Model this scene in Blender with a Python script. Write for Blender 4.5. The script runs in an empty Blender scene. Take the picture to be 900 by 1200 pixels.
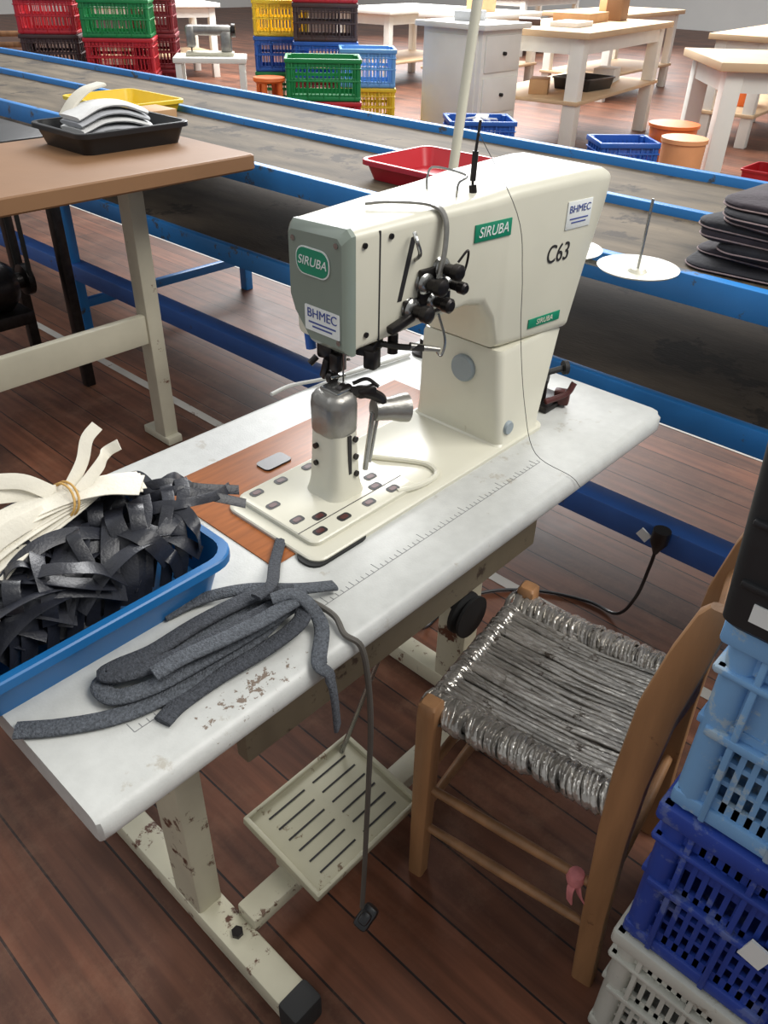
import bpy, bmesh, math, random
from mathutils import Vector, Matrix
RN = random.Random(7)
SC = bpy.context.scene
C = SC.collection
PI = math.pi
SC.view_settings.view_transform = 'Standard'
# ------------------------------------------------------------------ camera
EYE = Vector((0, 0, 1.49)); FPX = 930.0
MR = Matrix(((.6785, .4106, -.6091), (-.7345, .4025, -.5464), (.0209, .8181, .5747)))
cd = bpy.data.cameras.new('camera'); co = bpy.data.objects.new('camera', cd); C.objects.link(co)
cd.sensor_fit = 'VERTICAL'; cd.sensor_height = 36; cd.lens = FPX / 1200 * 36; cd.clip_start = .02
q = MR.to_quaternion(); q.normalize()
co.matrix_world = Matrix.Translation(EYE) @ q.to_matrix().to_4x4()
SC.camera = co
def ray(u, v): return MR @ Vector((u - 450, 600 - v, -FPX))
def onz(u, v, z):
    d = ray(u, v); return EYE + d * ((z - EYE.z) / d.z)
# ------------------------------------------------------------------ materials
def lin(c):
    f = lambda x: x / 12.92 if x <= .04045 else ((x + .055) / 1.055) ** 2.4
    return tuple(f(v / 255) for v in c) + (1,)
def M(name, col, rough=.5, metal=0, var=.1, scale=9, bump=0, bscale=80, wear=None, stretch=(1, 1, 1), spec=.5):
    m = bpy.data.materials.new(name); m.use_nodes = True
    n = m.node_tree.nodes; l = m.node_tree.links; b = n['Principled BSDF']
    b.inputs['Roughness'].default_value = rough; b.inputs['Metallic'].default_value = metal; b.inputs['Specular IOR Level'].default_value = spec
    tc = n.new('ShaderNodeTexCoord'); mp = n.new('ShaderNodeMapping'); mp.inputs['Scale'].default_value = stretch
    l.new(tc.outputs['Object'], mp.inputs['Vector'])
    nz = n.new('ShaderNodeTexNoise'); nz.inputs['Scale'].default_value = scale; nz.inputs['Detail'].default_value = 5
    l.new(mp.outputs[0], nz.inputs['Vector'])
    rp = n.new('ShaderNodeValToRGB'); c = lin(col)
    rp.color_ramp.elements[0].position = .3; rp.color_ramp.elements[1].position = .7
    rp.color_ramp.elements[0].color = tuple(x * (1 - var) for x in c[:3]) + (1,)
    rp.color_ramp.elements[1].color = tuple(min(1, x * (1 + var)) for x in c[:3]) + (1,)
    l.new(nz.outputs['Fac'], rp.inputs[0]); out = rp.outputs[0]
    if wear:
        wc, ws, th = wear
        w = n.new('ShaderNodeTexNoise'); w.inputs['Scale'].default_value = ws; w.inputs['Detail'].default_value = 8; w.inputs['Roughness'].default_value = .7
        l.new(tc.outputs['Object'], w.inputs['Vector'])
        wr = n.new('ShaderNodeValToRGB'); wr.color_ramp.elements[0].position = th; wr.color_ramp.elements[1].position = th + .04
        l.new(w.outputs['Fac'], wr.inputs[0])
        mx = n.new('ShaderNodeMixRGB'); mx.inputs[2].default_value = lin(wc)
        l.new(wr.outputs[0], mx.inputs[0]); l.new(out, mx.inputs[1]); out = mx.outputs[0]
    l.new(out, b.inputs['Base Color'])
    if bump:
        bn = n.new('ShaderNodeTexNoise'); bn.inputs['Scale'].default_value = bscale
        l.new(mp.outputs[0], bn.inputs['Vector'])
        bp = n.new('ShaderNodeBump'); bp.inputs['Strength'].default_value = bump; bp.inputs['Distance'].default_value = .004
        l.new(bn.outputs['Fac'], bp.inputs['Height']); l.new(bp.outputs[0], b.inputs['Normal'])
    return m
cream = M('cream_enamel', (207, 204, 187), .3, 0, .04, 7, wear=((178, 170, 145), 14, .68))
creamold = M('old_cream_paint', (190, 185, 165), .45, 0, .1, 6, wear=((100, 66, 46), 15, .645))
creamrust = M('rusty_cream_paint', (192, 187, 164), .48, 0, .12, 6, wear=((88, 52, 34), 17, .575))
creamped = M('dusty_cream_paint', (180, 176, 152), .5, 0, .12, 8, wear=((112, 92, 68), 20, .62))
creamdark = M('shaded_dusty_cream_paint', (116, 106, 86), .6, 0, .2, 6, wear=((66, 52, 40), 9, .58))  # dusty cream, darkened to paint in the shade under the table top
facegrey = M('grey_green_enamel', (124, 134, 124), .32, 0, .05)
greenp = M('green_print', (22, 128, 96), .4, 0, .04)
whitep = M('white_print', (222, 225, 222), .5, 0, .02)
bluep = M('blue_print', (60, 75, 140), .5, 0, .03)
inkp = M('black_ink', (35, 33, 34), .6, 0, .05)
holem = M('rusty_hole', (72, 28, 24), .5, 0, .2, 60)
tickp = M('faded_ink', (118, 120, 120), .6, 0, .1)
steel = M('worn_steel', (165, 165, 162), .24, .9, .15, 30)
dsteel = M('oiled_dark_steel', (50, 47, 46), .32, .7, .3, 40)
castm = M('cast_grey_metal', (146, 144, 139), .36, .7, .15, 25, .2, 120)
blackpl = M('black_plastic', (24, 25, 27), .36, 0, .15)
blackrough = M('scuffed_black_plastic', (27, 28, 30), .55, 0, .25, 12, .15, 60, wear=((58, 58, 60), 18, .64))
rubber = M('black_rubber', (30, 30, 30), .7, 0, .2)
greycap = M('grey_plastic', (140, 150, 155), .45, 0, .03)
brownlam = M('orange_brown_wood', (156, 90, 42), .4, 0, .2, 4, stretch=(3, 30, 3))
kraft = M('kraft_paper', (136, 100, 68), .6, 0, .08, 3, .15, 20)
kraftlt = M('pale_kraft_paper', (204, 174, 138), .65, 0, .1, 3)
wood = M('worn_beech_wood', (150, 110, 74), .48, 0, .25, 5, .1, 60, wear=((104, 72, 48), 9, .64), stretch=(5, 5, .7))
silver = M('plastic_wrapped_rush', (172, 168, 161), .15, .62, .35, 14, .7, 90, wear=((100, 92, 84), 30, .60), stretch=(3, .6, 1))
silvere = M('plastic_wrapped_edge', (172, 168, 161), .15, .62, .35, 34, .7, 90, wear=((100, 92, 84), 30, .60))
bluet = M('blue_tray_plastic', (24, 98, 156), .38, 0, .08)
bluesteel = M('blue_painted_steel', (42, 124, 194), .42, 0, .12, 5, wear=((72, 78, 86), 13, .60))
darkblue = M('dull_blue_steel', (48, 90, 158), .45, 0, .12, 5, wear=((64, 64, 70), 9, .63))
belt = M('worn_belt', (94, 83, 67), .75, 0, .45, 3.5, .2, 40, wear=((62, 54, 45), 5, .56), stretch=(4, 1, 1), spec=.3)
beltd = M('dusty_lower_belt', (96, 83, 69), .75, 0, .4, 3.5, .2, 40, wear=((62, 53, 45), 4, .56), stretch=(3, 1, 1), spec=.3)
redpl = M('red_plastic', (184, 36, 46), .38, 0, .08)
yelpl = M('yellow_plastic', (230, 196, 46), .42, 0, .06)
orgpl = M('orange_plastic', (232, 116, 50), .45, 0, .08)
peachpl = M('peach_plastic', (226, 158, 108), .5, 0, .06)
grnpl = M('green_plastic', (24, 128, 68), .42, 0, .08)
lbluepl = M('sky_blue_plastic', (104, 160, 216), .42, 0, .06)
dlblue = M('dusty_sky_blue_plastic', (116, 162, 206), .55, 0, .1, 8, wear=((158, 180, 196), 13, .54))
rblue = M('dusty_royal_blue_plastic', (36, 64, 150), .52, 0, .16, 8, wear=((86, 102, 158), 15, .56))
mblue = M('mid_blue_plastic', (36, 92, 176), .42, 0, .08)
whitepl = M('greyish_white_plastic', (190, 190, 180), .55, 0, .1, 8, wear=((146, 142, 130), 12, .60))
brownpl = M('brown_black_plastic', (70, 50, 48), .5, 0, .1)
maroon = M('maroon_plastic', (126, 28, 38), .45, 0, .1)
whitewood = M('white_painted_wood', (230, 228, 219), .5, 0, .05, 4, wear=((160, 140, 114), 8, .7))
denim = M('grey_denim_webbing', (80, 84, 90), .9, 0, .4, 260, .8, 420)
denimd = M('dark_denim_webbing', (62, 65, 71), .9, 0, .4, 260, .8, 420)
ribbonm = M('navy_black_ribbon', (29, 31, 39), .42, 0, .4, 30, .15, 300)
creamcl = M('cream_cloth', (216, 211, 196), .8, 0, .06, 20, .2, 200)
whitecl = M('white_cloth', (220, 220, 218), .8, 0, .05, 20, .2, 200)
greycl = M('pale_grey_cloth', (182, 184, 188), .85, 0, .06, 20, .2, 200)
blackcl = M('black_cloth', (42, 41, 46), .85, 0, .3, 20, .4, 90)
plumcl = M('dark_plum_cloth', (56, 48, 54), .85, 0, .3, 20, .4, 90)
stripecl = M('pale_pink_edging', (166, 144, 142), .85, 0, .2, 60)
pink = M('pink_rag', (205, 125, 125), .8, 0, .15, 60)
cablem = M('grey_cable', (84, 80, 74), .55, 0, .1)
whitecab = M('white_cord', (205, 205, 200), .5, 0, .05)
bandm = M('tan_rubber_band', (190, 150, 80), .5, 0, .05)
threadm = M('dark_thread', (70, 68, 66), .7, 0, .1)
cardb = M('cardboard', (190, 150, 108), .7, 0, .08)
linepaint = M('white_floor_paint', (176, 172, 164), .6, 0, .12, 8, wear=((110, 84, 70), 14, .6))
wallm = M('pale_wall_paint', (238, 238, 234), .8, 0, .03, 1)
def floor_mat():
    m = bpy.data.materials.new('brown_floor_boards'); m.use_nodes = True
    n = m.node_tree.nodes; l = m.node_tree.links; b = n['Principled BSDF']
    tc = n.new('ShaderNodeTexCoord'); mp = n.new('ShaderNodeMapping'); mp.inputs['Rotation'].default_value = (0, 0, PI / 2)
    l.new(tc.outputs['Object'], mp.inputs[0])
    br = n.new('ShaderNodeTexBrick'); br.offset = .43; br.inputs['Scale'].default_value = 1
    br.inputs['Brick Width'].default_value = 7.3; br.inputs['Row Height'].default_value = .118
    br.inputs['Mortar Size'].default_value = .0026; br.inputs['Mortar Smooth'].default_value = .3; br.inputs['Bias'].default_value = 0
    br.inputs['Color1'].default_value = lin((111, 69, 49)); br.inputs['Color2'].default_value = lin((83, 53, 39)); br.inputs['Mortar'].default_value = lin((32, 23, 20))
    l.new(mp.outputs[0], br.inputs[0])
    m2 = n.new('ShaderNodeMapping'); m2.inputs['Scale'].default_value = (14, .9, 1); l.new(tc.outputs['Object'], m2.inputs[0])
    nz = n.new('ShaderNodeTexNoise'); nz.inputs['Scale'].default_value = 3; nz.inputs['Detail'].default_value = 8; l.new(m2.outputs[0], nz.inputs[0])
    n3 = n.new('ShaderNodeTexNoise'); n3.inputs['Scale'].default_value = 2.3; n3.inputs['Detail'].default_value = 8; l.new(tc.outputs['Object'], n3.inputs[0])
    r1 = n.new('ShaderNodeMapRange'); r1.inputs[1].default_value = .3; r1.inputs[2].default_value = .7; r1.inputs[3].default_value = .66; r1.inputs[4].default_value = 1.34
    l.new(nz.outputs['Fac'], r1.inputs[0])
    r2 = n.new('ShaderNodeMapRange'); r2.inputs[1].default_value = .3; r2.inputs[2].default_value = .7; r2.inputs[3].default_value = .62; r2.inputs[4].default_value = 1.36
    l.new(n3.outputs['Fac'], r2.inputs[0])
    mu = n.new('ShaderNodeMath'); mu.operation = 'MULTIPLY'; l.new(r1.outputs[0], mu.inputs[0]); l.new(r2.outputs[0], mu.inputs[1])
    vm = n.new('ShaderNodeVectorMath'); vm.operation = 'SCALE'; l.new(br.outputs['Color'], vm.inputs[0]); l.new(mu.outputs[0], vm.inputs['Scale'])
    n4 = n.new('ShaderNodeTexNoise'); n4.inputs['Scale'].default_value = 7; n4.inputs['Detail'].default_value = 10; n4.inputs['Roughness'].default_value = .78; l.new(tc.outputs['Object'], n4.inputs[0])
    cr = n.new('ShaderNodeValToRGB'); cr.color_ramp.elements[0].position = .5; cr.color_ramp.elements[1].position = .74
    cr.color_ramp.elements[1].color = (.4, .4, .4, 1); l.new(n4.outputs['Fac'], cr.inputs[0])
    mx = n.new('ShaderNodeMixRGB'); mx.inputs[2].default_value = lin((142, 108, 86)); l.new(cr.outputs[0], mx.inputs[0]); l.new(vm.outputs[0], mx.inputs[1])
    l.new(mx.outputs[0], b.inputs['Base Color'])
    r3 = n.new('ShaderNodeMapRange'); r3.inputs[3].default_value = .36; r3.inputs[4].default_value = .62; l.new(n4.outputs['Fac'], r3.inputs[0]); l.new(r3.outputs[0], b.inputs['Roughness'])
    b.inputs['Specular IOR Level'].default_value = .34
    bp = n.new('ShaderNodeBump'); bp.inputs['Strength'].default_value = .4; bp.inputs['Distance'].default_value = .003; bp.invert = True
    l.new(br.outputs['Fac'], bp.inputs['Height']); l.new(bp.outputs[0], b.inputs['Normal'])
    return m
# white laminate with brown chips concentrated near one stretch of the front edge
def top_mat():
    m = M('chipped_white_laminate', (187, 188, 184), .4, 0, .06, 40, .06, 300, wear=((168, 164, 154), 11, .61))
    n = m.node_tree.nodes; l = m.node_tree.links; b = n['Principled BSDF']
    src = b.inputs['Base Color'].links[0].from_socket
    tc = n.new('ShaderNodeTexCoord'); mp = n.new('ShaderNodeMapping'); mp.inputs['Location'].default_value = (.385, .72, -.774); mp.inputs['Scale'].default_value = (1, 2.8, 1)
    l.new(tc.outputs['Object'], mp.inputs[0])
    ln = n.new('ShaderNodeVectorMath'); ln.operation = 'LENGTH'; l.new(mp.outputs[0], ln.inputs[0])
    nz = n.new('ShaderNodeTexNoise'); nz.inputs['Scale'].default_value = 75; nz.inputs['Detail'].default_value = 6; nz.inputs['Roughness'].default_value = .7; l.new(tc.outputs['Object'], nz.inputs[0])
    r = n.new('ShaderNodeMapRange'); r.inputs[1].default_value = 0; r.inputs[2].default_value = .17; r.inputs[3].default_value = .12; r.inputs[4].default_value = -.16; l.new(ln.outputs['Value'], r.inputs[0])
    ad = n.new('ShaderNodeMath'); l.new(nz.outputs['Fac'], ad.inputs[0]); l.new(r.outputs[0], ad.inputs[1])
    st = n.new('ShaderNodeValToRGB'); st.color_ramp.elements[0].position = .6; st.color_ramp.elements[1].position = .63; l.new(ad.outputs[0], st.inputs[0])
    mx = n.new('ShaderNodeMixRGB'); mx.inputs[2].default_value = lin((118, 104, 92)); l.new(st.outputs[0], mx.inputs[0]); l.new(src, mx.inputs[1]); l.new(mx.outputs[0], b.inputs['Base Color'])
    return m
# ------------------------------------------------------------------ mesh helpers
def V(*a): return Vector(a)
def cat(pts, n=6):
    pts = [Vector(p) for p in pts]
    if len(pts) < 3: return pts
    P = [2 * pts[0] - pts[1]] + pts + [2 * pts[-1] - pts[-2]]; out = []
    for i in range(1, len(P) - 2):
        a, b, c, d = P[i - 1:i + 3]
        for k in range(n):
            t = k / n
            out.append(.5 * ((2 * b) + (c - a) * t + (2 * a - 5 * b + 4 * c - d) * t * t + (3 * b - a - 3 * c + d) * t ** 3))
    out.append(pts[-1]); return out
def rr(x0, x1, y0, y1, r, n=4):
    out = []
    for cx, cy, a in ((x1 - r, y1 - r, 0), (x0 + r, y1 - r, PI / 2), (x0 + r, y0 + r, PI), (x1 - r, y0 + r, 1.5 * PI)):
        for k in range(n + 1):
            t = a + PI / 2 * k / n; out.append((cx + r * math.cos(t), cy + r * math.sin(t)))
    return out
class MB:
    def __init__(s): s.bm = bmesh.new()
    def box(s, c, sz, rot=None, bev=0, seg=2):
        m = Matrix.Translation(Vector(c)) @ (rot.to_4x4() if rot else Matrix.Identity(4)) @ Matrix.Diagonal((sz[0], sz[1], sz[2], 1))
        g = bmesh.ops.create_cube(s.bm, size=1, matrix=m)
        if bev:
            es = list({e for v in g['verts'] for e in v.link_edges})
            bmesh.ops.bevel(s.bm, geom=es, offset=min(bev, .45 * min(sz)), segments=seg, affect='EDGES', profile=.5)
        return s
    def bx(s, x0, x1, y0, y1, z0, z1, bev=0, seg=2):
        return s.box(((x0 + x1) / 2, (y0 + y1) / 2, (z0 + z1) / 2), (x1 - x0, y1 - y0, z1 - z0), None, bev, seg)
    def loft(s, rings, cap=True, loop=False):
        vs = [[s.bm.verts.new(p) for p in r] for r in rings]; n = len(vs[0])
        rng = range(len(vs)) if loop else range(len(vs) - 1)
        for i in rng:
            a, b = vs[i], vs[(i + 1) % len(vs)]
            for k in range(n):
                s.bm.faces.new((a[k], a[(k + 1) % n], b[(k + 1) % n], b[k]))
        if cap and not loop:
            s.bm.faces.new(vs[0][::-1]); s.bm.faces.new(vs[-1])
        return s
    def tube(s, pts, r, n=8, closed=False, flat=None, side=None):
        pts = [Vector(p) for p in pts]; N = len(pts); rings = []; nrm = None
        for i, p in enumerate(pts):
            if closed: t = pts[(i + 1) % N] - pts[i - 1]
            else: t = pts[min(i + 1, N - 1)] - pts[max(i - 1, 0)]
            if t.length < 1e-9: t = Vector((0, 0, 1))
            t.normalize()
            if side is not None:
                sd = Vector(side); sd -= t * sd.dot(t); sd.normalize(); up = sd.cross(t)
            else:
                if nrm is None:
                    ref = Vector((0, 0, 1)) if abs(t.z) < .9 else Vector((0, 1, 0)); nrm = ref
                nrm = nrm - t * nrm.dot(t)
                if nrm.length < 1e-5: nrm = t.orthogonal()
                nrm.normalize(); up = nrm; sd = t.cross(up)
            rad = r[i] if isinstance(r, (list, tuple)) else r
            a, b = (rad, rad) if flat is None else flat
            rings.append([p + sd * (a * math.cos(2 * PI * k / n)) + up * (b * math.sin(2 * PI * k / n)) for k in range(n)])
        return s.loft(rings, True, closed)
    def cyl(s, p0, p1, r0, r1=None, n=20):
        return s.tube([p0, p1], [r0, r0 if r1 is None else r1], n)
    def lathe(s, c, prof, n=24, axis='z'):
        c = Vector(c); rings = []
        for r, h in prof:
            ring = []
            for k in range(n):
                a = 2 * PI * k / n; x, y = r * math.cos(a), r * math.sin(a)
                ring.append(c + (V(x, y, h) if axis == 'z' else V(h, x, y) if axis == 'x' else V(x, h, y)))
            rings.append(ring)
        return s.loft(rings)
    def band(s, pts, w, th, side=None, n=6, soft=False):
        pts = cat(pts, n); N = len(pts); rings = []; last = None
        if soft: sec = [(math.copysign(abs(math.cos(2 * PI * k / 12)) ** .6, math.cos(2 * PI * k / 12)), math.copysign(abs(math.sin(2 * PI * k / 12)) ** .7, math.sin(2 * PI * k / 12))) for k in range(12)]
        else: sec = ((-1, -.6), (-.9, -1), (.9, -1), (1, -.6), (1, .6), (.9, 1), (-.9, 1), (-1, .6))
        for i, p in enumerate(pts):
            t = pts[min(i + 1, N - 1)] - pts[max(i - 1, 0)]; t.normalize()
            sd = Vector(side) - t * Vector(side).dot(t) if side is not None else t.cross(Vector((0, 0, 1)))
            if sd.length < .15: sd = (last if last else V(1, 0, 0)) - t * ((last if last else V(1, 0, 0)).dot(t))
            if last and sd.dot(last) < 0: sd = -sd
            sd.normalize(); last = sd; up = sd.cross(t)
            rings.append([p + sd * a * w / 2 + up * b * th / 2 for a, b in sec])
        return s.loft(rings)
    def prism(s, poly, vec):
        vec = Vector(vec); return s.loft([[Vector(p) for p in poly], [Vector(p) + vec for p in poly]])
def rootloc(o):
    while o.parent: o = o.parent
    return o.location.copy()
def tag(o, label=None, cat_=None, group=None, kind=None):
    if label: o['label'] = label
    if cat_: o['category'] = cat_
    if group: o['group'] = group
    if kind: o['kind'] = kind
    return o
def mk(name, mb, mat, parent=None, ang=38, label=None):
    bm = mb.bm; bmesh.ops.recalc_face_normals(bm, faces=bm.faces[:])
    if parent: org = rootloc(parent)
    else:
        xs = [v.co for v in bm.verts]
        org = Vector(((min(v.x for v in xs) + max(v.x for v in xs)) / 2, (min(v.y for v in xs) + max(v.y for v in xs)) / 2, min(v.z for v in xs)))
    bmesh.ops.translate(bm, vec=-org, verts=bm.verts[:])
    me = bpy.data.meshes.new(name); bm.to_mesh(me); bm.free()
    for p in me.polygons: p.use_smooth = True
    me.set_sharp_from_angle(angle=math.radians(ang))
    me.materials.append(mat); o = bpy.data.objects.new(name, me); C.objects.link(o)
    if parent: o.parent = parent
    else: o.location = org
    if label: o['label'] = label
    return o
def thing(name, label, cat_, loc=(0, 0, 0), group=None):
    o = bpy.data.objects.new(name, None); o.empty_display_size = .05; C.objects.link(o); o.location = loc
    return tag(o, label, cat_, group)
def dup(root, loc, rz, label, group=None):
    r = root.copy(); C.objects.link(r); r.location = loc; r.rotation_euler = (0, 0, rz); r['label'] = label
    if group: r['group'] = group
    for ch in list(root.children):
        c = ch.copy(); C.objects.link(c); c.parent = r
        for g in ch.children:
            d = g.copy(); C.objects.link(d); d.parent = c
    return r
def text(body, size, loc, rot, mat, parent, shear=0, ext=.0003, name='lettering', sx=1):
    cu = bpy.data.curves.new('t', 'FONT'); cu.body = body; cu.size = size; cu.align_x = 'CENTER'; cu.align_y = 'CENTER'; cu.extrude = ext; cu.shear = shear
    o = bpy.data.objects.new('t', cu); C.objects.link(o)
    bpy.context.view_layer.update()
    me = bpy.data.meshes.new_from_object(o.evaluated_get(bpy.context.evaluated_depsgraph_get()))
    C.objects.unlink(o); bpy.data.objects.remove(o)
    me.name = name
    me.transform(Matrix.Translation(Vector(loc) - rootloc(parent)) @ rot.to_4x4() @ Matrix.Diagonal((sx, 1, 1, 1)))
    me.materials.clear(); me.materials.append(mat)
    r = bpy.data.objects.new(name, me); C.objects.link(r); r.parent = parent
    return r
RX = lambda a: Matrix.Rotation(a, 3, 'X'); RY = lambda a: Matrix.Rotation(a, 3, 'Y'); RZ = lambda a: Matrix.Rotation(a, 3, 'Z')
FY = RX(PI / 2)
FX = RZ(-PI / 2) @ RX(PI / 2)
# ------------------------------------------------------------------ setting
def struct(name, mb, mat):
    return tag(mk(name, mb, mat), kind='structure')
struct('floor', MB().bx(-4, 24, -6, 24, -.1, 0), floor_mat())
struct('wall_back', MB().bx(24, 24.2, -6, 24.2, -.1, 3.4), wallm)
struct('wall_left', MB().bx(-4, 24, 24, 24.2, -.1, 3.4), wallm)
struct('trim_1', MB().bx(1.545, 1.58, -3, 14, 0, .0015), linepaint)
struct('trim_2', MB().bx(2.78, 2.82, -3, 14, 0, .0015), linepaint)
# ------------------------------------------------------------------ sewing table
TZ = .774
X0, X1, Y0, Y1 = .160, 1.388, .514, 1.098
T = thing('sewing_table', 'white topped sewing table with chipped front edge, ruler marks and a cream pedal frame', 'table', (.764, .80, 0))
prof = []
r = .02
for k in range(9):
    a = PI / 2 + PI * k / 8; prof.append((Y0 + r + r * math.cos(a) * 1.0, TZ - r + r * math.sin(a)))
for k in range(9):
    a = -PI / 2 + PI * k / 8; prof.append((Y1 - r + r * math.cos(a), TZ - r + r * math.sin(a)))
m = MB()
def ins(p, d): return [(min(max(y, Y0 + d), Y1 - d), z) for y, z in p]
m.loft([[V(x, y, z) for y, z in ins(prof, d)] for x, d in ((X0, .008), (X0 + .004, .003), (X0 + .014, 0), (X1 - .035, 0), (X1 - .014, .006), (X1 - .004, .018), (X1, .032))])
top = mk('table_top', m, top_mat(), T)
m = MB()
for i in range(82):
    x = .25 + i * .01; L = .016 if i % 10 == 0 else .011 if i % 5 == 0 else .007
    m.bx(x - .0004, x + .0004, .590, .590 + L, TZ, TZ + .0004)
m.bx(.25, 1.06, .5892, .590, TZ, TZ + .0004)
mk('ruler_marks', m, tickp, top)
mk('filler_board', MB().bx(.548, 1.12, .70, .985, TZ - .002, TZ + .002, .001), brownlam, T)
mk('cover_plate', MB().prism([(p[0], p[1], TZ + .002) for p in rr(.705, .762, .897, .93, .008)], (0, 0, .003)), blackpl, T)
for x in (.375, 1.13):
    lg = mk('leg', MB().bx(x - .025, x + .025, .735, .815, .05, .70, .006).bx(x - .022, x + .022, .56, 1.03, .69, .732, .004), creamrust, T)
    ft = mk('foot', MB().bx(x - .028, x + .028, .51, 1.07, .012, .062, .006), creamrust, T)
    mk('foot_cap', MB().bx(x - .031, x + .031, .473, .52, 0, .068, .008), rubber, ft)
    mk('foot_cap', MB().bx(x - .031, x + .031, 1.06, 1.105, 0, .068, .008), rubber, ft)
    mk('foot_bolt', MB().cyl((x, .66, .062), (x, .66, .07), .011, n=6), dsteel, ft)
mk('crossbar', MB().bx(.40, 1.11, .64, .69, .055, .09, .005), creamrust, T)
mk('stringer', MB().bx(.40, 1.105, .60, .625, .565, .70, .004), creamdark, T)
mk('oil_pan', MB().bx(.58, 1.1, .66, .90, .66, .733, .01), dsteel, T)
a = math.radians(7)
pm = Matrix.Translation((.628, .675, .135)) @ Matrix.Rotation(a, 4, 'X')
m = MB(); m.box((0, 0, 0), (.275, .205, .012), None, .004)
for sx in (-1, 1): m.box((sx * .133, 0, .006), (.01, .205, .02), None, .003)
for sy in (-1, 1): m.box((0, sy * .099, .006), (.275, .008, .02), None, .003)
bmesh.ops.transform(m.bm, matrix=pm, verts=m.bm.verts[:])
ped = mk('pedal', m, creamped, T)
m = MB()
for j in range(6):
    for i in (-1, 1): m.box((i * .056, -.07 + j * .028, .0065), (.09, .0035, .002))
bmesh.ops.transform(m.bm, matrix=pm, verts=m.bm.verts[:])
mk('grip_slots', m, inkp, ped)
mk('pedal_bracket', MB().bx(.50, .53, .63, .70, .085, .128, .004).bx(.53, .73, .65, .68, .09, .105).bx(.73, .76, .63, .70, .085, .128, .004), creamold, T)
mk('pull_rod', MB().cyl((.73, .755, .15), (.83, .72, .45), .005), steel, T)
mo = mk('motor', MB().lathe((.96, 0, .50), [(.02, .70), (.07, .705), (.075, .72), (.075, .86), (.06, .88), (.02, .885)], 24, 'y').bx(.92, 1.0, .74, .84, .56, .735, .006), blackpl, T)
mk('motor_pulley', MB().lathe((.985, 0, .425), [(.01, .64), (.046, .642), (.046, .648), (.036, .655), (.046, .662), (.046, .67), (.01, .672)], 24, 'y').cyl((.985, .668, .425), (.975, .72, .47), .014), rubber, mo)
# ------------------------------------------------------------------ sewing machine
S = thing('sewing_machine', 'cream post bed industrial sewing machine with grey green head on the white table', 'sewing machine', (.93, .76, TZ))
m = MB()
m.loft([[V(x, y, z) for x, y in rr(.59 + d, 1.175 - d, .655 + d, .865 - d, .022, 5)] for z, d in ((TZ, 0), (TZ + .006, 0), (TZ + .008, .002))])
bed = mk('bed', m, cream, S)
mk('bed_shadow_gap', MB().prism([(x, y, TZ) for x, y in rr(.582, .70, .651, .70, .02, 4)], (0, 0, .004)), rubber, bed)  # black strip standing in for the shadow gap along the bed end
m = MB()
m.loft([[V(x, y, z) for x, y in rr(.612 + d, .838 - d, .682 + d, .862 - d, .014, 5)] for z, d in ((TZ + .008, 0), (TZ + .014, 0), (TZ + .016, .002))])
plate = mk('base_plate', m, cream, S)
HZ = TZ + .0162
for x, y in ((.64, .70), (.69, .70), (.745, .70), (.80, .70), (.635, .745), (.635, .80), (.64, .845), (.69, .845), (.80, .75), (.80, .845), (.665, .728), (.785, .725), (.75, .845)):
    ph = mk('plate_hole', MB().prism([(px, py, HZ) for px, py in rr(x - .0115, x + .0115, y - .0075, y + .0075, .005, 4)], (0, 0, .0006)), inkp, plate)
    mk('hole_center', MB().prism([(px, py, HZ + .0006) for px, py in rr(x - .007, x + .007, y - .0045, y + .0045, .0035, 4)], (0, 0, .0003)), holem, plate)
mk('plate_groove', MB().bx(.612, .838, .7165, .7178, HZ, HZ + .0004), inkp, plate)
mk('bed_loop', MB().tube(cat([(.80, .69, TZ + .014), (.845, .678, TZ + .012), (.885, .68, TZ + .011), (.90, .70, TZ + .011), (.895, .73, TZ + .011), (.85, .80, TZ + .012)]), .005), cream, bed)
# post
px, py = .738, .768
m = MB()
m.loft([[V(px + x, py + y, z) for x, y in rr(-w, w, -d, d, rr_, 5)] for z, w, d, rr_ in
        ((TZ + .015, .038, .039, .022), (TZ + .022, .034, .037, .02), (TZ + .036, .030, .034, .016), (TZ + .08, .0265, .0315, .013), (TZ + .128, .0245, .030, .012))])
post = mk('post', m, cream, S)
m = MB()
m.loft([[V(px + x, py + y, z) for x, y in rr(-w, w, -w * 1.12, w * 1.12, w * .7, 6)] for z, w in
        ((TZ + .122, .0265), (TZ + .126, .0285), (TZ + .168, .029), (TZ + .179, .0275), (TZ + .186, .023), (TZ + .188, .017))])
pc = mk('post_cap', m, castm, S)
mk('post_slot', MB().bx(px - .002, px + .004, py - .0335, py - .0275, TZ + .055, TZ + .122), inkp, post)
for k in range(3):
    mk('post_screw', MB().cyl((px + .013, py - .028, TZ + .052 + k * .03), (px + .013, py - .0365 + k * .0012, TZ + .052 + k * .03), .005, n=10), dsteel, post)
for k in range(2):
    mk('post_screw', MB().cyl((px - .023, py + .012, TZ + .07 + k * .03), (px - .031, py + .012, TZ + .07 + k * .03), .0045, n=10), dsteel, post)
mk('throat_plate', MB().box((px + .005, py, TZ + .189), (.032, .038, .006), None, .002), steel, pc)
mk('feed_wheel', MB().lathe((px + .01, py - .012, TZ + .186), [(.003, -.004), (.014, -.004), (.014, .004), (.003, .004)], 18, 'y'), dsteel, pc)
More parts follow.
